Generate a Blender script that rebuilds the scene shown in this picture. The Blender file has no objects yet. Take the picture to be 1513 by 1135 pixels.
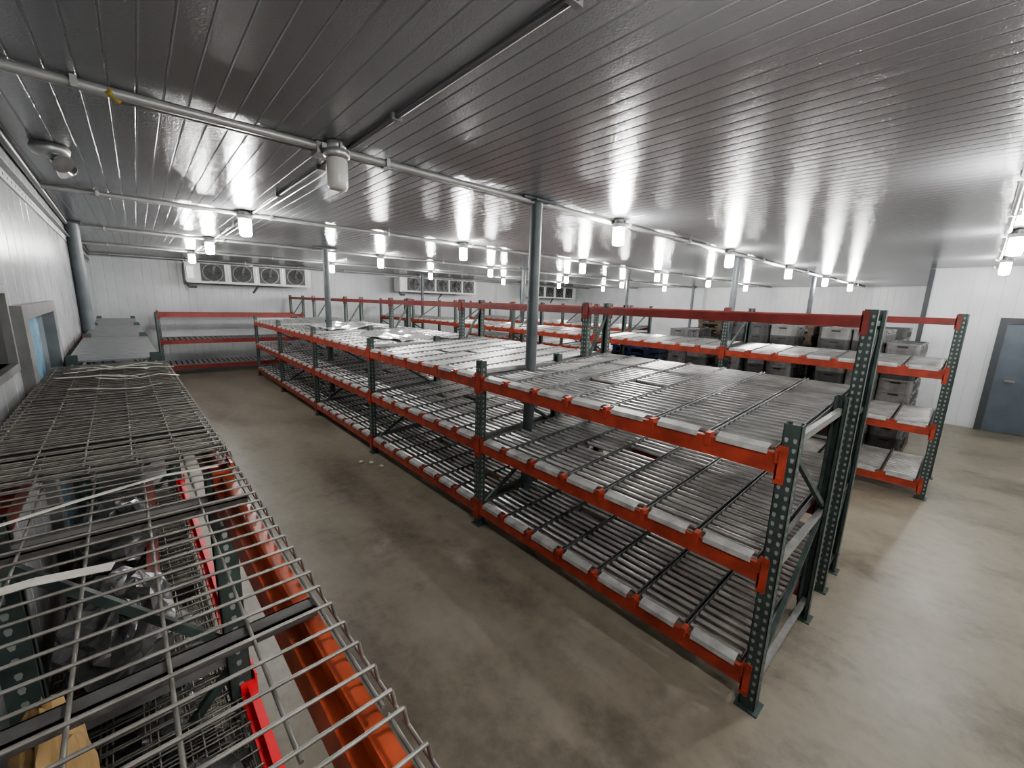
import bpy, math, random
from mathutils import Matrix, Vector
random.seed(7)
scene = bpy.context.scene
COL = scene.collection

# ------------------------------------------------------------------ materials
def new_mat(name):
    m = bpy.data.materials.new(name); m.use_nodes = True
    nt = m.node_tree
    b = nt.nodes["Principled BSDF"]
    return m, nt, b

def mat_simple(name, col, rough=0.5, metal=0.0, noise=0.0, nscale=8.0, bump=0.0, emit=None, estr=0.0, trans=0.0, fine=None):
    m, nt, b = new_mat(name)
    b.inputs["Base Color"].default_value = (*col, 1)
    b.inputs["Roughness"].default_value = rough
    b.inputs["Metallic"].default_value = metal
    if trans: b.inputs["Transmission Weight"].default_value = trans
    if noise > 0 or bump > 0:
        tc = nt.nodes.new("ShaderNodeTexCoord")
        n = nt.nodes.new("ShaderNodeTexNoise"); n.inputs["Scale"].default_value = nscale
        n.inputs["Detail"].default_value = 6
        nt.links.new(tc.outputs["Object"], n.inputs["Vector"])
        if noise > 0:
            r = nt.nodes.new("ShaderNodeValToRGB")
            r.color_ramp.elements[0].position = 0.3
            r.color_ramp.elements[1].position = 0.7
            r.color_ramp.elements[0].color = (*[c*(1-noise) for c in col], 1)
            r.color_ramp.elements[1].color = (*[min(1, c*(1+noise*0.6)) for c in col], 1)
            nt.links.new(n.outputs["Fac"], r.inputs["Fac"])
            nt.links.new(r.outputs["Color"], b.inputs["Base Color"])
        last=None
        if bump > 0:
            bp = nt.nodes.new("ShaderNodeBump"); bp.inputs["Strength"].default_value = bump
            bp.inputs["Distance"].default_value = 0.01
            nt.links.new(n.outputs["Fac"], bp.inputs["Height"])
            nt.links.new(bp.outputs["Normal"], b.inputs["Normal"]); last=bp
        if fine:
            sc,st,ds=fine
            n2 = nt.nodes.new("ShaderNodeTexNoise"); n2.inputs["Scale"].default_value = sc; n2.inputs["Detail"].default_value = 2
            nt.links.new(tc.outputs["Object"], n2.inputs["Vector"])
            b2 = nt.nodes.new("ShaderNodeBump"); b2.inputs["Strength"].default_value = st; b2.inputs["Distance"].default_value = ds
            nt.links.new(n2.outputs["Fac"], b2.inputs["Height"])
            if last: nt.links.new(last.outputs["Normal"], b2.inputs["Normal"])
            nt.links.new(b2.outputs["Normal"], b.inputs["Normal"])
    if emit:
        b.inputs["Emission Color"].default_value = (*emit, 1)
        b.inputs["Emission Strength"].default_value = estr
    return m

M = {}
M['orange'] = mat_simple('orange_paint', (0.35, 0.058, 0.032), 0.45, 0, 0.35, 9)
M['orangedull'] = mat_simple('worn_orange_paint', (0.36, 0.072, 0.032), 0.35, 0, 0.45, 12)
M['red'] = mat_simple('red_paint', (0.22, 0.034, 0.028), 0.42, 0, 0.25, 7)
M['glarered'] = mat_simple('glare_red_paint', (0.85, 0.05, 0.06), 0.35, 0, 0.1, 7)  # red paint with the low beam's glare put into its colour
M['green'] = mat_simple('green_paint', (0.052, 0.074, 0.067), 0.42, 0.1, 0.35, 12)
M['hole'] = mat_simple('hole_worn_metal', (0.26, 0.28, 0.27), 0.6, 0.2)
M['galv'] = mat_simple('galvanised_steel', (0.38, 0.385, 0.38), 0.36, 0.7, 0.2, 14)
M['roller'] = mat_simple('roller_steel', (0.64, 0.635, 0.62), 0.28, 0.85, 0.3, 5)
M['rail'] = mat_simple('rail_steel', (0.22, 0.225, 0.225), 0.42, 0.6, 0.2, 10)
M['wire'] = mat_simple('galvanised_wire', (0.24, 0.23, 0.21), 0.45, 0.6, 0.3, 20)
M['wiredark'] = mat_simple('deck_channel', (0.13, 0.125, 0.12), 0.5, 0.5, 0.3, 20)
M['label'] = mat_simple('label_holder', (0.38, 0.38, 0.365), 0.42, 0.15, 0.35, 10)
M['column'] = mat_simple('column_grey_paint', (0.085, 0.098, 0.105), 0.45, 0.1, 0.2, 6)
M['pvc'] = mat_simple('conduit_pvc', (0.34, 0.34, 0.33), 0.35, 0.3, 0.15, 10)
M['darkpipe'] = mat_simple('conduit_dark', (0.16, 0.16, 0.16), 0.4, 0.4)
M['white'] = mat_simple('white_enamel', (0.60, 0.61, 0.60), 0.4, 0, 0.1, 3)
M['black'] = mat_simple('black_plastic', (0.02, 0.02, 0.022), 0.5)
M['darkgrey'] = mat_simple('dark_grey_metal', (0.05, 0.055, 0.06), 0.5, 0.2)
M['chrome'] = mat_simple('chrome', (0.7, 0.7, 0.7), 0.15, 1.0)
M['glow'] = mat_simple('lit_glass', (1, 0.97, 0.9), 0.3, 0, emit=(0.99, 0.98, 0.955), estr=310)
M['frost'] = mat_simple('frosted_glass', (0.55, 0.54, 0.50), 0.25, 0, 0.1, 10)
M['wood'] = mat_simple('pallet_wood', (0.12, 0.095, 0.07), 0.75, 0, 0.4, 9, 0.3)
M['blue'] = mat_simple('blue_plastic', (0.012, 0.03, 0.09), 0.4, 0, 0.1)
M['wrap'] = mat_simple('grey_crate_plastic', (0.19, 0.19, 0.185), 0.35, 0.1, 0.35, 6)
M['cratedark'] = mat_simple('dark_crate_plastic', (0.07, 0.07, 0.07), 0.35, 0.0, 0.3, 6)
M['door'] = mat_simple('door_grey_blue', (0.085, 0.105, 0.125), 0.45, 0.1, 0.15, 3)
M['strap'] = mat_simple('plastic_strap', (0.55, 0.53, 0.47), 0.45, 0, 0.2, 20)
M['yellow'] = mat_simple('tan_paper', (0.33, 0.22, 0.10), 0.7, 0, 0.3, 9, 0.6)
M['tape'] = mat_simple('yellow_tape', (0.30, 0.23, 0.04), 0.5)
M['strip'] = mat_simple('pvc_strip', (0.35, 0.62, 0.80), 0.15, 0, 0.3, 4, trans=0.3)
M['card'] = mat_simple('cardboard', (0.22, 0.15, 0.085), 0.8, 0, 0.2, 5)
M['film'] = mat_simple('crumpled_film', (0.10, 0.10, 0.10), 0.18, 0.0, 0.5, 14, 0.9)
M['clear'] = mat_simple('clear_film', (0.45, 0.46, 0.46), 0.12, 0.2, 0.3, 10, 0.8)
M['grime'] = mat_simple('floor_debris', (0.06, 0.05, 0.045), 0.8)

def concrete():
    m, nt, b = new_mat('concrete_floor')
    tc = nt.nodes.new("ShaderNodeTexCoord")
    n1 = nt.nodes.new("ShaderNodeTexNoise"); n1.inputs["Scale"].default_value = 0.9; n1.inputs["Detail"].default_value = 9; n1.inputs["Roughness"].default_value = 0.65
    n2 = nt.nodes.new("ShaderNodeTexNoise"); n2.inputs["Scale"].default_value = 9; n2.inputs["Detail"].default_value = 8; n2.inputs["Roughness"].default_value = 0.7
    mp = nt.nodes.new("ShaderNodeMapping"); mp.inputs["Scale"].default_value = (1.6, 0.8, 1)
    nt.links.new(tc.outputs["Object"], mp.inputs["Vector"])
    nt.links.new(mp.outputs["Vector"], n1.inputs["Vector"]); nt.links.new(tc.outputs["Object"], n2.inputs["Vector"])
    mx = nt.nodes.new("ShaderNodeMath"); mx.operation = 'MULTIPLY_ADD'; mx.inputs[1].default_value = 0.3
    sc = nt.nodes.new("ShaderNodeMath"); sc.operation = 'MULTIPLY'; sc.inputs[1].default_value = 0.7
    nt.links.new(n1.outputs["Fac"], sc.inputs[0]); nt.links.new(n2.outputs["Fac"], mx.inputs[0]); nt.links.new(sc.outputs[0], mx.inputs[2])
    r = nt.nodes.new("ShaderNodeValToRGB"); e = r.color_ramp.elements
    e[0].position = 0.37; e[0].color = (0.122, 0.106, 0.081, 1)
    e[1].position = 0.64; e[1].color = (0.275, 0.246, 0.195, 1)
    k = e.new(0.49); k.color = (0.212, 0.187, 0.145, 1)
    nt.links.new(mx.outputs[0], r.inputs["Fac"]); nt.links.new(r.outputs["Color"], b.inputs["Base Color"])
    rr = nt.nodes.new("ShaderNodeMapRange"); rr.inputs[1].default_value = 0.3; rr.inputs[2].default_value = 0.7; rr.inputs[3].default_value = 0.3; rr.inputs[4].default_value = 0.5
    nt.links.new(n1.outputs["Fac"], rr.inputs[0]); nt.links.new(rr.outputs[0], b.inputs["Roughness"])
    bp = nt.nodes.new("ShaderNodeBump"); bp.inputs["Strength"].default_value = 0.15; bp.inputs["Distance"].default_value = 0.01
    nt.links.new(n2.outputs["Fac"], bp.inputs["Height"]); nt.links.new(bp.outputs["Normal"], b.inputs["Normal"])
    return m
M['floor'] = concrete()
M['ceil'] = mat_simple('ceiling_panel_enamel', (0.25, 0.255, 0.265), 0.2, 0.3, 0.06, 1.2, 0.05, fine=(110, 1.0, 0.0016))
M['ceil'].node_tree.nodes["Principled BSDF"].inputs["IOR"].default_value = 1.85
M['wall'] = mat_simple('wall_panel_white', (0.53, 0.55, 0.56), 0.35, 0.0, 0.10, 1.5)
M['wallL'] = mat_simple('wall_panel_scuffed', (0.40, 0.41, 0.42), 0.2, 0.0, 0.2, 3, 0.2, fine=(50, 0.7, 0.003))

# ------------------------------------------------------------------ mesh builder
class MB:
    def __init__(s): s.v=[]; s.f=[]; s.m=[]; s.sm=[]; s.mats=[]
    def mi(s, k):
        if k not in s.mats: s.mats.append(k)
        return s.mats.index(k)
    def add(s, vs, fs, mat, smooth=False):
        o=len(s.v); s.v+= [tuple(p) for p in vs]; i=s.mi(mat)
        for f in fs: s.f.append([a+o for a in f]); s.m.append(i); s.sm.append(smooth)
    def box(s, x0,x1,y0,y1,z0,z1,mat, T=None):
        vs=[Vector(p) for p in ((x0,y0,z0),(x1,y0,z0),(x1,y1,z0),(x0,y1,z0),(x0,y0,z1),(x1,y0,z1),(x1,y1,z1),(x0,y1,z1))]
        if T is not None: vs=[T@p for p in vs]
        s.add(vs,[(0,3,2,1),(4,5,6,7),(0,1,5,4),(1,2,6,5),(2,3,7,6),(3,0,4,7)],mat)
    def bar(s,p0,p1,w,h,mat):
        p0=Vector(p0);p1=Vector(p1);d=p1-p0;L=d.length;d.normalize()
        up=Vector((0,0,1)) if abs(d.z)<0.95 else Vector((0,1,0))
        a=d.cross(up).normalized(); b=a.cross(d).normalized()
        T=Matrix((( d.x,a.x,b.x,p0.x),(d.y,a.y,b.y,p0.y),(d.z,a.z,b.z,p0.z),(0,0,0,1)))
        s.box(0,L,-w/2,w/2,-h/2,h/2,mat,T)
    def cyl(s,p0,p1,r,n,mat,caps=True,r1=None):
        p0=Vector(p0);p1=Vector(p1);d=(p1-p0).normalized()
        up=Vector((0,0,1)) if abs(d.z)<0.9 else Vector((1,0,0))
        a=d.cross(up).normalized(); b=d.cross(a).normalized()
        if r1 is None: r1=r
        vs=[]
        for q,rr in ((p0,r),(p1,r1)):
            for i in range(n):
                t=2*math.pi*i/n; vs.append(q+a*math.cos(t)*rr+b*math.sin(t)*rr)
        fs=[(i,(i+1)%n,n+(i+1)%n,n+i) for i in range(n)]
        s.add(vs,fs,mat,True)
        if caps:
            s.add(vs,[tuple(range(n))[::-1],tuple(range(n,2*n))],mat)
    def lathe(s,cx,cy,prof,n,mat,smooth=True):
        vs=[];k=len(prof)
        for (r,z) in prof:
            for i in range(n):
                t=2*math.pi*i/n; vs.append((cx+r*math.cos(t),cy+r*math.sin(t),z))
        fs=[]
        for j in range(k-1):
            for i in range(n):
                fs.append((j*n+i,j*n+(i+1)%n,(j+1)*n+(i+1)%n,(j+1)*n+i))
        s.add(vs,fs,mat,smooth)
        s.add(vs[:n],[tuple(range(n))[::-1]],mat); s.add(vs[-n:],[tuple(range(n))],mat)
    def tube(s,pts,r,n,mat):
        for a,b in zip(pts[:-1],pts[1:]): s.cyl(a,b,r,n,mat,True)
    def mesh(s,name):
        me=bpy.data.meshes.new(name); me.from_pydata(s.v,[],s.f)
        for k in s.mats: me.materials.append(M[k])
        me.polygons.foreach_set('material_index',s.m); me.polygons.foreach_set('use_smooth',s.sm)
        me.update(); return me
    def obj(s,name,parent=None,loc=(0,0,0),rot=(0,0,0)):
        return inst(s.mesh(name),name,parent,loc,rot)
def inst(me,name,parent=None,loc=(0,0,0),rot=(0,0,0)):
    o=bpy.data.objects.new(name,me); COL.objects.link(o); o.location=loc; o.rotation_euler=rot
    if parent: o.parent=parent
    return o
def empty(name,loc=(0,0,0),rot=(0,0,0)):
    o=bpy.data.objects.new(name,None); COL.objects.link(o); o.location=loc; o.rotation_euler=rot; o.empty_display_size=0.2
    return o

# ------------------------------------------------------------------ room
CZ=3.15; LW=-0.45; LROT=math.radians(1.4)
YB=16.3; XR=19.6; YF=-4.2; XJ=12.3; YJ=0.8
mb=MB(); mb.box(-1.6,XR+0.2,YF-0.2,YB+0.2,-0.1,0,'floor'); mb.obj('floor')

def ribprofile(L, pitch, groove, depth, wav, steps=6):
    """list of (s,height) for a ribbed sheet"""
    pts=[];n=int(L/pitch);
    for i in range(n+1):
        s0=i*pitch
        pts.append((s0,0)); pts.append((s0+groove*0.35,depth)); pts.append((s0+groove*0.65,depth)); pts.append((s0+groove,0))
        w=pitch-groove
        for k in range(1,steps):
            pts.append((s0+groove+w*k/steps,-wav*math.sin(math.pi*k/steps)))
    return [p for p in pts if p[0]<=L]
# ceiling
mb=MB(); X0=-1.6
prof=ribprofile(XR+0.1-X0,0.10,0.011,0.0035,0.0005)
vs=[];fs=[]
for s_,h in prof:
    vs.append((X0+s_,YF-0.1,CZ+h)); vs.append((X0+s_,YB+0.1,CZ+h))
for i in range(len(prof)-1): fs.append((2*i,2*i+1,2*i+3,2*i+2))
mb.add(vs,fs,'ceil',False)
mb.box(X0,XR+0.1,YF-0.1,YB+0.1,CZ+0.02,CZ+0.12,'ceil')
mb.obj('ceiling')

def ribwall(name,p0,p1,mat,z0=0,z1=CZ+0.015,pitch=0.2,thick=0.1,parent=None,holes=()):
    """wall from p0 to p1; room is on the LEFT side of the direction p0->p1. holes: (s0,s1,z0,z1)"""
    p0=Vector((*p0,0));p1=Vector((*p1,0));d=p1-p0;L=d.length;d.normalize();n=Vector((-d.y,d.x,0))
    mb=MB()
    ss=[q for q in ribprofile(L,pitch,0.02,0.004,0.0006,3)]
    segs=[(0,L,z0,z1)]
    for (a,b,c,e) in holes:
        out=[]
        for (s0,s1,y0,y1) in segs:
            if b<=s0 or a>=s1: out.append((s0,s1,y0,y1)); continue
            if a>s0: out.append((s0,a,y0,y1))
            if b<s1: out.append((b,s1,y0,y1))
            aa=max(a,s0);bb=min(b,s1)
            if c>y0: out.append((aa,bb,y0,c))
            if e<y1: out.append((aa,bb,e,y1))
        segs=out
    for (s0,s1,y0,y1) in segs:
        pts=[(s0,0)]+[q for q in ss if s0<q[0]<s1]+[(s1,0)]
        vs=[]
        for s_,h in pts:
            q=p0+d*s_-n*h
            vs.append((q.x,q.y,y0)); vs.append((q.x,q.y,y1))
        mb.add(vs,[(2*i,2*i+2,2*i+3,2*i+1) for i in range(len(pts)-1)],mat)
        T=Matrix(((d.x,-n.x,0,p0.x),(d.y,-n.y,0,p0.y),(0,0,1,0),(0,0,0,1)))
        mb.box(s0,s1,0.012,thick,y0,y1,mat,T)
    return mb.obj(name,parent)
ribwall('wall_back',(XR,YB),(-1.2,YB),'wall')
ribwall('wall_far_right',(XR,YJ-0.1),(XR,YB),'wall')
ribwall('wall_right',(XJ,YF),(XJ,YJ),'wall')
ribwall('wall_jog',(XJ,YJ),(XR,YJ),'wall')
ribwall('wall_front',(-1.0,YF),(XJ,YF),'wall')
# left wall (slightly out of square)
def Lp(x,y):
    c,s_=math.cos(LROT),math.sin(LROT); return (x*c-y*s_, x*s_+y*c)
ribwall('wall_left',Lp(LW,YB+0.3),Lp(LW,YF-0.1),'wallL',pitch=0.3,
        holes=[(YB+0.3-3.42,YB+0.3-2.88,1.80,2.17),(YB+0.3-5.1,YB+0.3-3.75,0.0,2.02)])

# ------------------------------------------------------------------ rack parts
def post_mesh(h,name):
    """C-channel upright; aisle face at x=0, extends to x=0.07, centred on y"""
    mb=MB(); w=0.038;t=0.003;D=0.07
    mb.box(0,t,-w,w,0.006,h,'green'); mb.box(0,D,-w,-w+t,0.006,h,'green'); mb.box(0,D,w-t,w,0.006,h,'green')
    mb.box(D-t,D,-w,-w+0.02,0.006,h,'green'); mb.box(D-t,D,w-0.02,w,0.006,h,'green')
    mb.box(-0.02,D+0.03,-0.06,0.06,0,0.008,'green')
    z=0.08
    def tear(c,z,ax,sgn,e):
        pts=[]
        for (a,b) in ((-0.006,0.012),(-0.009,0.004),(-0.005,-0.011),(0.005,-0.011),(0.009,0.004),(0.006,0.012)):
            pts.append((e,c+a,z+b) if ax=='x' else (c+a,e,z+b))
        mb.add(pts,[tuple(range(6))],'hole')
    while z<h-0.03:
        tear(-0.019,z,'x',1,-0.0006); tear(0.019,z,'x',1,-0.0006)
        tear(0.035,z,'y',1,-w-0.0006); tear(0.035,z,'y',1,w+0.0006)
        z+=0.05
    return mb.mesh(name)
P_low=post_mesh(1.66,'upright_low'); P_tall=post_mesh(2.23,'upright_tall')
def frame(parent,x0,x1,y,h,me,tag):
    inst(me,'upright_front_'+tag,parent,(x0,y,0))
    o=inst(me,'upright_rear_'+tag,parent,(x1,y,0),(0,0,math.pi))
    mb=MB(); a=x0+0.035;b=x1-0.035
    zs=[0.14,0.14+(h-0.24)/2,h-0.1] if h<1.9 else [0.14,0.8,1.45,h-0.1]
    for z in zs: mb.bar((a,y,z),(b,y,z),0.03,0.04,'galv' if h<1.9 else 'green')
    for i in range(len(zs)-1):
        if (x1-x0)>0.3:
            if i%2==0: mb.bar((a,y,zs[i]+0.03),(b,y,zs[i+1]-0.03),0.025,0.03,'green')
            else: mb.bar((b,y,zs[i]+0.03),(a,y,zs[i+1]-0.03),0.025,0.03,'green')
    mb.obj('bracing_'+tag,parent)

def beam_mesh(L,col,name,labels=0,h=0.105,d=0.05):
    """along +y, front face at x=0, top at z=0"""
    mb=MB(); g=0.04
    mb.box(0,d*0.55,g,L-g,-h,0,col); mb.box(d*0.55,d,g,L-g,-h,-0.035,col)
    for y in (0,L):
        s=1 if y==0 else -1
        y0,y1=sorted((y+s*0.002,y+s*0.048))
        mb.box(-0.007,0.0,y0,y1,-h-0.05,0.045,col)
        mb.box(-0.007,d,*sorted((y+s*0.038,y+s*0.046)),-h-0.03,0.02,col)
        for zz in (-h-0.02,0.02): mb.cyl((-0.012,y+s*0.02,zz),(-0.006,y+s*0.02,zz),0.009,8,col)
    if labels:
        w=(L-2*g)/labels
        for i in range(labels):
            ja=random.uniform(0,0.03); jb=random.uniform(0,0.03)
            a=g+i*w+0.04+ja; b=g+(i+1)*w-0.04-jb
            vs=[(-0.010,a,-0.012),(-0.010,b,-0.012),(-0.004,a,0.016),(-0.004,b,0.016),(0.05,a,0.032),(0.05,b,0.032)]
            mb.add(vs,[(0,2,3,1),(2,4,5,3)],'label')
            mb.box(-0.008,0.05,g+i*w-0.014 if i else g,g+i*w+0.016,-0.05,0.022,col)
    return mb.mesh(name)
BAY=2.52
B_or=beam_mesh(BAY,'orange','beam_labelled',7); B_red=beam_mesh(BAY,'red','beam_plain',0)
B_top=beam_mesh(BAY,'red','beam_top',0,h=0.075)

def roller_mesh(Lx,W,lanes,name,sp=0.070,r=0.017):
    mb=MB(); w=W/lanes
    for i in range(lanes+1):
        y=i*w
        mb.box(0,Lx,y-0.014,y-0.010,-0.045,0.019,'rail'); mb.box(0,Lx,y+0.010,y+0.014,-0.045,0.019,'rail')
        mb.box(0,Lx,y-0.01,y+0.01,-0.045,-0.04,'rail')
    n=int(Lx/sp)
    for i in range(lanes):
        for k in range(n):
            x=sp*(k+0.5); 
            if random.random()<0.012: continue
            mb.cyl((x,i*w+0.02,0),(x,(i+1)*w-0.02,0),r,8,'roller',False)
    return mb.mesh(name)

def flow_rack(name,x0,x1,xs_tall,ybase,nb,levels,rise,lowh,shelf_bays=None,lanes=7):
    root=empty(name)
    L=x1-x0-0.04
    R=roller_mesh(L,BAY-0.12,lanes,'roller_bed')
    ang=-math.atan2(rise,L)
    for k in range(nb+1):
        y=ybase+k*BAY
        if xs_tall:
            if k<= (shelf_bays if shelf_bays is not None else nb):
                frame(root,x0,xs_tall[0]-0.40,y,lowh,P_low,f'low_{k}')
            frame(root,xs_tall[0],xs_tall[1],y,2.23,P_tall,f'tall_{k}')
        else:
            frame(root,x0,x1+0.0,y,2.23,P_tall,f'{k}')
    for k in range(nb):
        y=ybase+k*BAY
        if shelf_bays is None or k<shelf_bays:
            for li,z in enumerate(levels):
                inst(B_or,f'front_beam_{k}_{li}',root,(x0-0.0,y,z))
                inst(R,f'roller_bed_{k}_{li}',root,(x0+0.055,y+0.06,z-0.0),(0,ang,0))
                xb=(xs_tall[1] if xs_tall else x1)
                inst(B_red,f'rear_beam_{k}_{li}',root,(xb,y+BAY,z+rise-0.03),(0,0,math.pi))
                if xs_tall:
                    xm=xs_tall[0]-0.40; 
                    inst(B_red,f'mid_beam_{k}_{li}',root,(xm,y+BAY,z+rise*(xm-x0)/L-0.05),(0,0,math.pi))
        xa=xs_tall[0] if xs_tall else x0
        xb=xs_tall[1] if xs_tall else x1
        inst(B_top,f'top_beam_front_{k}',root,(xa,y,2.175)); inst(B_top,f'top_beam_rear_{k}',root,(xb,y+BAY,2.175),(0,0,math.pi))
    return root

main=flow_rack('pallet_flow_rack',2.31,4.28,(3.84,4.30),0.52,6,(0.235,0.885,1.50),0.12,1.66,shelf_bays=5)
rack2=flow_rack('pallet_flow_rack',6.87,7.95,None,0.14,6,(0.215,0.90,1.58),0.06,2.26)
flow_rack('pallet_flow_rack',10.2,11.3,None,6.5,3,(0.215,0.90,1.58),0.06,2.26)
# loose film draped on the far top shelves
def film_sheet(parent,x0,x1,y0,y1,z,seed):
    rnd=random.Random(seed); mb=MB(); n=16;m=24; vs=[];fs=[]
    for i in range(n+1):
        for j in range(m+1):
            u=i/n;v=j/m
            vs.append((x0+(x1-x0)*u+0.06*math.sin(6*v+seed),y0+(y1-y0)*v+0.08*math.sin(5*u),z+0.07*u+0.03+0.02*math.sin(9*u+7*v)+0.018*math.sin(17*v-5*u)+rnd.random()*0.008))
    for i in range(n):
        for j in range(m): fs.append((i*(m+1)+j,(i+1)*(m+1)+j,(i+1)*(m+1)+j+1,i*(m+1)+j+1))
    mb.add(vs,fs,'clear',True); mb.obj('plastic_film',parent)
film_sheet(main,2.9,3.7,5.8,7.6,1.53,1); film_sheet(main,2.8,3.7,8.4,10.2,1.53,4)

# back rack (beams along X)
root=empty('pallet_rack',(0.35,14.2,0),(0,0,-math.pi/2))
BB=beam_mesh(3.5,'red','long_beam',0)
for y in (0,3.5):
    frame(root,-1.1,0.0,y,1.66,P_low,f'{int(y)}')
for z in (0.26,0.95,1.66):
    inst(BB,'beam_near',root,(0.0,3.5,z),(0,0,math.pi)); inst(BB,'beam_far',root,(-1.1,0,z))
for z in (0.26,0.95):
    mb=MB()
    for i in range(28): mb.box(-1.05,-0.05,0.06+i*0.122,0.06+i*0.122+0.09,0.0,0.008,'rail')
    mb.obj('deck',root,(0,0,z))

# ------------------------------------------------------------------ left mesh rack
left=empty('wire_mesh_rack',(0,0,0),(0,0,LROT))
def wire_deck(W,L,name,sx=0.064,sy=0.115,rr=0.0034):
    mb=MB()
    n=int(L/sx)
    for i in range(n+1):
        y=0.01+i*sx+random.uniform(-0.003,0.003)
        if y>L: break
        mb.cyl((-0.005,y,0),(W,y,random.uniform(-0.001,0.001)),rr,6,'wire')
        mb.cyl((W,y,0),(W+0.006,y,-0.035),rr,6,'wire')
        mb.cyl((-0.005,y,0),(-0.009,y,-0.035),rr,6,'wire')
    m=int(W/sy)
    for i in range(m+1):
        x=0.02+i*(W-0.04)/m
        mb.cyl((x,0,-0.0066),(x,L,-0.0066),rr,6,'wire')
    mb.cyl((W+0.006,0,-0.035),(W+0.006,L,-0.035),rr,6,'wire')
    k=max(2,int(L/0.42))
    for i in range(k):
        y=L*(i+0.5)/k
        mb.box(0.02,W-0.02,y-0.017,y+0.017,-0.016,-0.0125,'wiredark')
        mb.box(0.02,W-0.02,y-0.017,y-0.014,-0.035,-0.0125,'wiredark'); mb.box(0.02,W-0.02,y+0.014,y+0.017,-0.035,-0.0125,'wiredark')
    return mb.mesh(name)
WX0,WX1=-0.37,0.245
ZM=1.60
ys=[-0.77,1.75,4.27]
PM=post_mesh(1.56,'upright_mesh_rack')
for i,y in enumerate(ys): frame(left,WX0+0.0,WX1-0.02,y,1.56,PM,f'{i}')
D1=wire_deck(WX1-WX0,1.24,'wire_deck'); D2=wire_deck(WX1-WX0-0.10,1.24,'wire_deck_narrow')
for i in range(2):
    for j in range(2):
        inst(D1,f'wire_deck_{i}{j}',left,(WX0,ys[i]+0.015+j*1.255,ZM))
        for q in range(3):
            inst(D2,f'wire_deck_low_{i}{j}{q}',left,(WX0+0.02+0.012*q*(-1)**q,ys[i]+0.015+j*1.255+0.017*q,0.57+0.03*q))
        for q in range(4):
            inst(D2,f'wire_deck_floor_{i}{j}{q}',left,(WX0+0.03+0.014*q*(-1)**q,ys[i]+0.015+j*1.255+0.013*q,0.1+0.03*q))
for j in range(2):
    for q in range(3):
        inst(D1,f'spare_deck_{j}{q}',left,(WX0-0.01*q,ys[1]+0.03+j*1.25+0.02*q,ZM+0.02+0.018*q))
BO=beam_mesh(BAY,'orangedull','mesh_beam',0,h=0.12,d=0.055); BH=beam_mesh(BAY,'glarered','mesh_beam_low',0,h=0.07)
for i in range(2):
    inst(BO if i==0 else B_red,f'beam_front_{i}',left,(WX1-0.015,ys[i]+BAY,ZM-0.04),(0,0,math.pi)); inst(B_red,f'beam_rear_{i}',left,(WX0,ys[i],ZM-0.04))
    inst(BH,f'beam_low_front_{i}',left,(WX1-0.01,ys[i]+BAY,0.66),(0,0,math.pi)); inst(B_red,f'beam_low_rear_{i}',left,(WX0,ys[i],0.53))
# loose red beams lying on the lower shelf
mb=MB(); mb.bar((-0.30,-0.5,0.70),(-0.22,1.6,0.70),0.05,0.09,'red'); mb.bar((-0.20,-0.6,0.70),(-0.15,1.55,0.70),0.05,0.09,'red'); mb.bar((-0.05,1.9,0.70),(0.02,4.1,0.70),0.05,0.09,'red'); mb.obj('loose_beams',left)
mb=MB(); mb.box(-0.33,-0.10,0.30,0.80,0.755,0.93,'card'); mb.box(-0.34,-0.335,0.30,0.80,0.93,1.02,'card'); mb.box(-0.33,-0.1,0.80,0.805,0.93,1.0,'card'); mb.obj('cardboard_box',left)

# far left shelving with solid deck
l2=empty('decked_shelf_rack',(0,0,0),(0,0,LROT))
for i in range(4):
    y=4.95+i*BAY; frame(l2,WX0,WX1-0.02,y,1.66,P_low,f'{i}')
GB=beam_mesh(BAY,'green','green_beam',0)
for i in range(3):
    y=4.95+i*BAY
    for z in (0.3,0.95,1.60):
        inst(B_red if z<1.5 else GB,'beam_front',l2,(WX1-0.02,y+BAY,z),(0,0,math.pi)); inst(B_red,'beam_rear',l2,(WX0,y,z))
        mb=MB()
        for q in range(20): mb.box(0,WX1-WX0-0.02,0.02+q*0.125,0.02+q*0.125+0.115,0.0,0.014,'rail')
        mb.obj('deck',l2,(WX0,y,z))

# ------------------------------------------------------------------ columns
def column(x,y,r=0.057,plate=0.5):
    mb=MB()
    mb.lathe(x,y,[(r,0.012),(r,CZ-0.02)],20,'column')
    mb.box(x-0.13,x+0.13,y-0.13,y+0.13,0,0.014,'column')
    mb.box(x-plate/2,x+plate/2,y-0.06,y+0.06,CZ-0.022,CZ-0.004,'column')
    mb.box(x-0.1,x+0.1,y-0.1,y+0.1,CZ-0.034,CZ-0.02,'column')
    mb.obj('support_column')
for x,y in ((2.88,2.93),(8.2,3.1),(13.4,3.1),(2.85,8.75),(8.2,8.75),(13.4,8.75),(18.6,8.75),(8.2,14.4),(13.4,14.4),(-0.585,8.8)):
    column(x,y,0.055 if x>0 else 0.075,0.42 if x>0 else 0.2)
mb=MB(); mb.bar((XJ+0.02,YJ+0.02,0),(XJ+0.02,YJ+0.02,CZ-0.01),0.08,0.08,'darkgrey'); mb.obj('trim_2')

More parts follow.
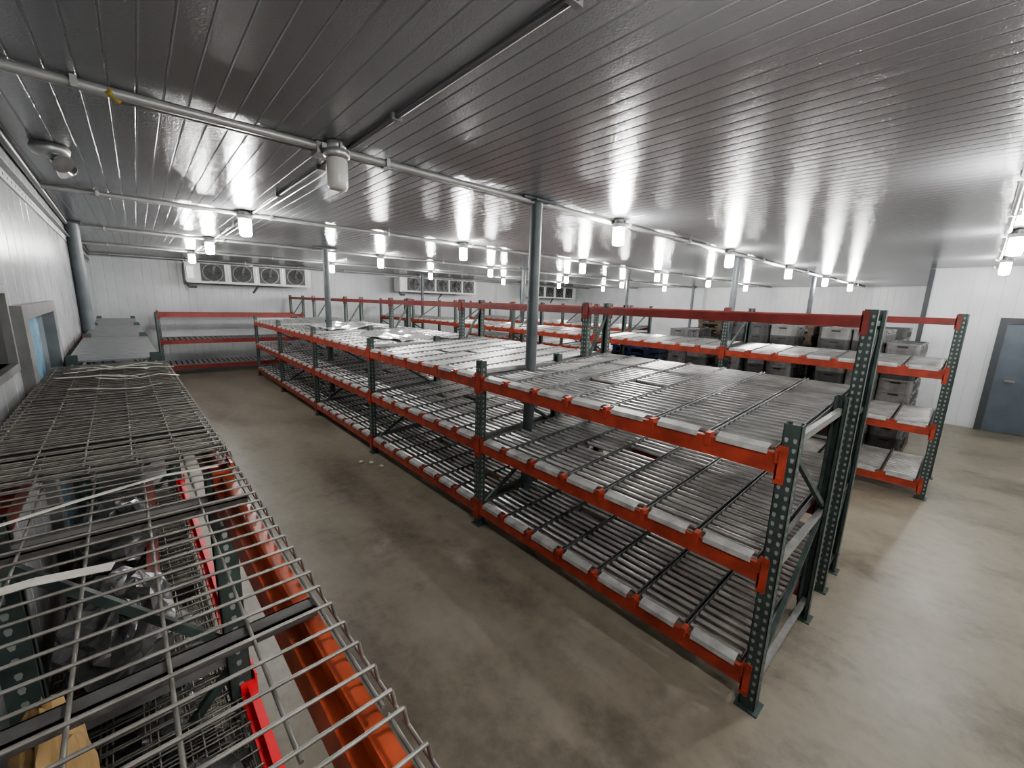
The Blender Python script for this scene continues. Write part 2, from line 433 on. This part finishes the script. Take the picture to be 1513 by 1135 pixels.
# ------------------------------------------------------------------ lamps & conduit
def lamp_mesh(name,glass):
    mb=MB()
    mb.lathe(0,0,[(0.055,0),(0.06,-0.008),(0.06,-0.045),(0.05,-0.05)],16,'galv')
    mb.lathe(0,0,[(0.075,-0.05),(0.078,-0.06),(0.078,-0.085),(0.062,-0.095)],20,'galv')
    mb.lathe(0,0,[(0.054,-0.095),(0.062,-0.11),(0.062,-0.255),(0.052,-0.275),(0.03,-0.281),(0.005,-0.282)],14,glass)
    for a in range(4):
        t=a*math.pi/2; mb.box(-0.006,0.006,0.05,0.085,-0.05,-0.02,'galv',Matrix.Rotation(t,4,'Z'))
    return mb.mesh(name)
Llit=lamp_mesh('lamp_lit','glow'); Loff=lamp_mesh('lamp_off','frost')
LX=[1.03,4.1,7.2,10.3,13.4,16.5]; LY=[-3.1,-0.12,2.85,5.85,9.0,12.1,15.2]
for x in LX:
    for y in LY:
        if x>12 and y<1.2: continue
        if y>15: continue
        off=(x<2 and abs(y-2.85)<0.1)
        inst(Loff if off else Llit,'jelly_jar_ceiling_light',None,(x,y,CZ-0.003))
for y in LY[1:]:
    mb=MB(); xe=XR-0.1 if y>1 else XJ-0.05
    xs=-0.5-0.024*y+0.06
    mb.cyl((xs,y+0.075,CZ-0.027),(xe,y+0.075,CZ-0.027),0.024,10,'pvc')
    if abs(y-2.85)<0.1:
        mb.cyl((0.04,y+0.14,CZ-0.026),(xe,y+0.14,CZ-0.026),0.018,8,'galv')
        mb.cyl((0.02,y+0.14,CZ-0.026),(0.05,y+0.14,CZ-0.026),0.024,8,'tape')
        mb.box(0.93,1.13,y+0.05,y+0.17,CZ-0.07,CZ-0.004,'galv')
        mb.cyl((0.0,y+0.05,CZ-0.03),(0.035,y+0.10,CZ-0.05),0.014,8,'tape')
    x=xs+0.4
    while x<xe: mb.box(x-0.012,x+0.012,y+0.03,y+0.12,CZ-0.054,CZ-0.004,'galv'); x+=1.5
    mb.obj('ceiling_conduit')
mb=MB()
mb.cyl((1.11,YF+0.1,CZ-0.018),(1.11,YB-0.1,CZ-0.018),0.014,8,'darkpipe')
y=YF+0.4
while y<YB: mb.box(1.08,1.14,y-0.012,y+0.012,CZ-0.036,CZ-0.004,'darkpipe'); y+=1.2
mb.obj('ceiling_conduit')

# ------------------------------------------------------------------ evaporators
def evaporator(x0,x1,fans):
    W=x1-x0; r=empty('evaporator_unit',(x0,0,0)); mb=MB()
    y0,y1=15.25,15.75; z0,z1=2.50,3.06
    mb.box(0,W,y0,y1,z0+0.05,z1,'white'); mb.box(0.02,W-0.02,y0+0.03,y1-0.03,z0,z0+0.05,'white')
    for x in (0.1,W/2,W-0.1): mb.box(x-0.02,x+0.02,y0+0.1,y0+0.14,z1,CZ-0.004,'galv'); mb.box(x-0.02,x+0.02,y1-0.14,y1-0.1,z1,CZ-0.004,'galv')
    mb.obj('casing',r)
    mb=MB(); side=0.28; cw=(W-side-0.1)/fans; zc=(z0+0.05+z1)/2
    for i in range(fans):
        cx=side+cw*(i+0.5); R=0.245
        def ring(rr,t,yy,mat,n=24):
            vs=[];fs=[]
            for k in range(n):
                a=2*math.pi*k/n
                for q in (rr,rr+t): vs.append((cx+q*math.cos(a),yy,zc+q*math.sin(a)))
            for k in range(n):
                a=2*k;b=2*((k+1)%n); fs.append((a,a+1,b+1,b))
            mb.add(vs,fs,mat)
        mb.box(cx-0.29,cx+0.29,y0-0.008,y0,zc-0.245,zc+0.245,'darkgrey')
        mb.cyl((cx,y0-0.02,zc),(cx,y0-0.004,zc),R,24,'black'); 
        ring(R-0.012,0.02,y0-0.03,'wrap')
        for q in (0.08,0.14,0.2): ring(q,0.004,y0-0.045,'darkgrey')
        mb.cyl((cx,y0-0.05,zc),(cx,y0-0.02,zc),0.05,12,'darkgrey')
        for a in range(5):
            T=Matrix.Translation((cx,y0-0.028,zc))@Matrix.Rotation(a*2*math.pi/5,4,'Y')@Matrix.Rotation(0.4,4,'X')
            mb.box(0.03,0.21,-0.003,0.003,-0.045,0.045,'wiredark',T)
        mb.box(cx+cw/2-0.01,cx+cw/2+0.01,y0-0.012,y0,z0+0.07,z1-0.02,'galv')
    mb.box(0.04,0.2,y0-0.02,y0,z0+0.12,z1-0.1,'galv')
    mb.obj('fans',r)
    mb=MB(); mb.tube([(0.05,y0+0.1,z0),(0.05,y0+0.1,z0-0.12),(0.25,y0+0.1,z0-0.12)],0.03,8,'darkgrey')
    mb.tube([(W*0.55,y0+0.2,z0),(W*0.5,y0+0.2,z0-0.25)],0.03,8,'darkgrey'); mb.obj('drain_pipe',r)
evaporator(1.1,4.45,4); evaporator(7.7,11.4,5); evaporator(14.8,18.2,4)

# ------------------------------------------------------------------ left wall fittings
fit=LROT
o=empty('door_1',(0,0,0),(0,0,fit)); mb=MB()
a,b,zt=3.75,5.1,2.02
mb.box(LW-0.02,LW+0.05,a-0.16,a,0,zt+0.08,'wrap'); mb.box(LW-0.02,LW+0.05,b,b+0.16,0,zt+0.08,'wrap'); mb.box(LW-0.02,LW+0.05,a,b,zt,zt+0.08,'wrap')
mb.obj('casing',o)
mb=MB(); y=a
while y<b-0.05:
    mb.box(LW-0.06,LW-0.056,y,y+0.11,0.02,zt,'strip',None); y+=0.1
    mb.box(LW-0.05,LW-0.046,y-0.05,y+0.06,0.02,zt,'strip',None)
mb.obj('strip_curtain',o)
mb=MB(); mb.box(LW-1.0,LW-0.98,a-0.5,b+0.5,0,2.5,'white'); mb.obj('vestibule_panel',o)
o=empty('window_1',(0,0,0),(0,0,fit)); mb=MB()
mb.box(LW-0.14,LW-0.12,2.85,3.45,1.77,2.2,'black')
for (p,q,r_,s_) in ((2.84,3.46,2.17,2.21),(2.84,3.46,1.76,1.80),(2.84,2.88,1.8,2.17),(3.42,3.46,1.8,2.17)): mb.box(LW-0.1,LW+0.02,p,q,r_,s_,'wrap')
mb.obj('frame',o)
# wall angle + conduit
mb=MB(); mb.box(LW,LW+0.012,-4,15,2.86,2.93,'galv'); mb.box(LW,LW+0.05,-4,15,2.925,2.932,'galv')
y=0
while y<14: mb.cyl((LW+0.011,y,2.893),(LW+0.0135,y,2.893),0.010,8,'darkgrey'); y+=0.15
mb.obj('trim_1',None,(0,0,0),(0,0,fit))
mb=MB(); mb.cyl((LW+0.03,-4,CZ-0.035),(LW+0.03,15.8,CZ-0.035),0.022,8,'darkpipe'); mb.obj('wall_conduit',None,(0,0,0),(0,0,fit))
# emergency light
o=empty('emergency_light',(-0.33,4.35,CZ-0.004)); mb=MB()
mb.lathe(0,0,[(0.09,0),(0.10,-0.02),(0.09,-0.06),(0.05,-0.075)],20,'galv')
mb.obj('base',o)
mb=MB()
for s_ in (-1,1):
    c=Vector((0.02,0.10*s_,-0.09)); d=Vector((0.5,0.5*s_,-0.55)).normalized()
    mb.cyl((0,0.05*s_,-0.05),c,0.012,8,'chrome'); mb.cyl(c,c+d*0.07,0.03,16,'chrome',True,0.062)
    mb.cyl(c+d*0.07,c+d*0.078,0.060,16,'galv')
mb.obj('heads',o)

# right door
o=empty('door_2'); mb=MB()
mb.box(XJ-0.05,XJ-0.005,-1.75,-0.35,0.01,2.08,'door'); mb.obj('leaf',o)
mb=MB(); mb.box(XJ-0.07,XJ-0.004,-0.35,-0.25,0,2.2,'darkgrey'); mb.box(XJ-0.07,XJ-0.004,-1.85,-1.75,0,2.2,'darkgrey'); mb.box(XJ-0.07,XJ-0.004,-1.75,-0.35,2.09,2.2,'darkgrey')
mb.obj('frame',o)
mb=MB(); mb.cyl((XJ-0.12,-0.5,1.02),(XJ-0.05,-0.5,1.02),0.02,8,'chrome'); mb.box(XJ-0.13,XJ-0.11,-0.62,-0.48,1.0,1.04,'chrome'); mb.obj('handle',o)

# ------------------------------------------------------------------ pallets & crates
def pallet(mb,x,y,z,mat,w=1.2,d=1.0):
    for k in range(3): mb.box(x,x+w,y+k*(d-0.1)/2,y+k*(d-0.1)/2+0.1,z+0.02,z+0.11,mat)
    for k in range(7): mb.box(x+k*(w-0.1)/6,x+k*(w-0.1)/6+0.1,y,y+d,z+0.11,z+0.132,mat)
    for k in range(3): mb.box(x+k*(w-0.1)/2,x+k*(w-0.1)/2+0.1,y,y+d,z,z+0.02,mat)
def stack(name,x,y,n,mat,rnd=0.03):
    mb=MB()
    for i in range(n): pallet(mb,x+random.uniform(-rnd,rnd),y+random.uniform(-rnd,rnd),i*0.134,mat)
    mb.obj(name)
stack('wooden_pallet_stack',10.0,2.2,15,'wood'); stack('wooden_pallet_stack',10.0,3.5,15,'wood')
stack('plastic_pallet_stack',9.0,5.2,10,'blue')
def crate(mb,x,y,z,w=0.6,d=0.4,h=0.3,mat='wrap'):
    t=0.012
    def rr(e):
        pts=[];r=0.06
        for (cx,cy,a0) in ((w-r,d-r,0),(r,d-r,90),(r,r,180),(w-r,r,270)):
            for k in range(4):
                a=math.radians(a0+30*k); pts.append((x+cx+(r-e)*math.cos(a),y+cy+(r-e)*math.sin(a)))
        return pts
    o=rr(0);i_=rr(t);n=len(o)
    vs=[(p[0],p[1],z) for p in o]+[(p[0],p[1],z+h) for p in o]+[(p[0],p[1],z+h) for p in i_]+[(p[0],p[1],z+t) for p in i_]
    fs=[]
    for lv in range(3):
        for k in range(n): fs.append((lv*n+k,lv*n+(k+1)%n,(lv+1)*n+(k+1)%n,(lv+1)*n+k))
    fs.append(tuple(range(n))[::-1]); fs.append(tuple(range(3*n,4*n)))
    mb.add(vs,fs,mat)
    # rim, handle recess, ribs
    mb.box(x+0.05,x+w-0.05,y-0.010,y,z+h-0.03,z+h-0.005,mat); mb.box(x-0.010,x,y+0.05,y+d-0.05,z+h-0.03,z+h-0.005,mat)
    mb.box(x-0.004,x,y+d/2-0.06,y+d/2+0.06,z+h*0.66,z+h*0.78,'black'); mb.box(x+w/2-0.08,x+w/2+0.08,y-0.004,y,z+h*0.66,z+h*0.78,'black')
    for k in range(4): mb.box(x-0.008,x,y+0.06+k*(d-0.14)/3,y+0.075+k*(d-0.14)/3,z+0.01,z+h*0.6,mat)
    for k in range(5): mb.box(x+0.06+k*(w-0.14)/4,x+0.075+k*(w-0.14)/4,y-0.008,y,z+0.01,z+h*0.6,mat)
def crates(x,y,nx,ny,nz,name='plastic_crate_stack'):
    mb=MB(); pallet(mb,x,y,0,'wood',nx*0.62,ny*0.42)
    for a in range(nx):
        for b in range(ny):
            for c in range(nz-random.choice((0,0,1,2))):
                crate(mb,x+0.01+a*0.62+random.uniform(-.01,.01),y+0.01+b*0.42,0.135+c*0.182,h=0.18,mat='cratedark' if random.random()<0.35 else 'wrap')
    mb.obj(name)
crates(8.5,0.5,2,3,10); crates(8.5,2.1,2,3,10); crates(8.5,3.6,2,2,9); crates(10.0,0.85,2,3,10)

# ------------------------------------------------------------------ clutter near camera
def ribbon(name,pts,w,mat,parent=None):
    mb=MB()
    for a,b in zip(pts[:-1],pts[1:]): mb.bar(a,b,w,0.0025,mat)
    return mb.obj(name,parent)
zt=ZM+0.006
ribbon('plastic_strap',[(-0.34,1.20,zt),(-0.22,1.185,zt+0.012),(-0.10,1.16,zt+0.01)],0.03,'strap')
ribbon('plastic_strap',[(-0.36,1.55,zt),(-0.2,1.60,zt+0.01),(-0.0,1.68,zt+0.01),(0.15,1.7,zt)],0.014,'strap')
zz=ZM+0.065
for i in range(9):
    y=3.0+random.random()*1.0; x=-0.42+random.random()*0.2
    pts=[]; a=random.uniform(-0.4,0.4)
    for k in range(5): pts.append((x+k*0.1*math.cos(a),y+k*0.1*math.sin(a)+random.uniform(-0.02,0.02),zz+random.random()*0.03))
    ribbon('plastic_strap',pts,0.016,'strap')
def crumple(name,c,s,mat,seed=0,parent=None,n=18,m=14):
    rnd=random.Random(seed); mb=MB(); vs=[];fs=[]
    for j in range(m+1):
        ph=math.pi*j/m
        for i in range(n):
            t=2*math.pi*i/n; k=1+rnd.uniform(-0.14,0.14)
            vs.append((c[0]+s[0]*k*math.sin(ph)*math.cos(t),c[1]+s[1]*k*math.sin(ph)*math.sin(t),c[2]-s[2]*math.cos(ph)*(k if 0<j<m else 1)))
    for j in range(m):
        for i in range(n): fs.append((j*n+i,j*n+(i+1)%n,(j+1)*n+(i+1)%n,(j+1)*n+i))
    mb.add(vs,fs,mat); return mb.obj(name,parent)
crumple('paper_sack',(-0.22,1.22,0.98),(0.07,0.12,0.32),'yellow',3,left)
for i,(x,y,z,sx,sy,sz) in enumerate([(0.0,1.15,0.75,0.15,0.25,0.10),(0.02,0.7,0.74,0.12,0.3,0.10),(-0.15,2.3,0.76,0.18,0.4,0.14),(-0.15,3.3,0.76,0.18,0.4,0.14),(-0.1,0.9,0.32,0.22,0.5,0.12),(-0.1,2.6,0.33,0.22,0.6,0.12)]):
    crumple(f'crumpled_plastic_film_{i}',(x,y,z),(sx,sy,sz),'film',5+i,left,22,16)
mb=MB(); mb.box(-0.3,0.0,-0.25,0.25,0,0.006,'card'); mb.obj('cardboard_sheet',main,(2.80,3.42,0.30),(0.0,-1.1,0.2))
for i,(x,y) in enumerate([(4.6,0.55),(4.66,0.6),(2.15,5.2),(2.05,5.3),(2.2,5.0)]):
    crumple('floor_litter',(x,y,0.012),(0.03,0.04,0.012),'grime' if i<2 else 'strap',20+i,None,8,6)

# ------------------------------------------------------------------ camera
f=610.0; yaw=math.radians(42.0); p=math.atan(120/610.0); rho=math.radians(1.75)
h=Vector((math.sin(yaw),math.cos(yaw),0)); right=Vector((math.cos(yaw),-math.sin(yaw),0)); up=Vector((0,0,1))
fw=h*math.cos(p)-up*math.sin(p); cu=h*math.sin(p)+up*math.cos(p)
R_=right*math.cos(rho)+cu*math.sin(rho); U_=-right*math.sin(rho)+cu*math.cos(rho)
cam=bpy.data.cameras.new('camera'); cam.sensor_width=36; cam.lens=f/1513*36; cam.clip_start=0.02; cam.clip_end=100
co=bpy.data.objects.new('camera',cam); COL.objects.link(co)
co.matrix_world=Matrix(((R_.x,U_.x,-fw.x,0),(R_.y,U_.y,-fw.y,0),(R_.z,U_.z,-fw.z,2.2),(0,0,0,1)))
scene.camera=co
w=bpy.data.worlds.new('world'); scene.world=w; w.use_nodes=True
w.node_tree.nodes['Background'].inputs[0].default_value=(0.5,0.5,0.5,1); w.node_tree.nodes['Background'].inputs[1].default_value=0.05
scene.view_settings.view_transform='AgX'
try: scene.view_settings.look='AgX - Medium High Contrast'
except Exception: pass
scene.view_settings.exposure=0.05
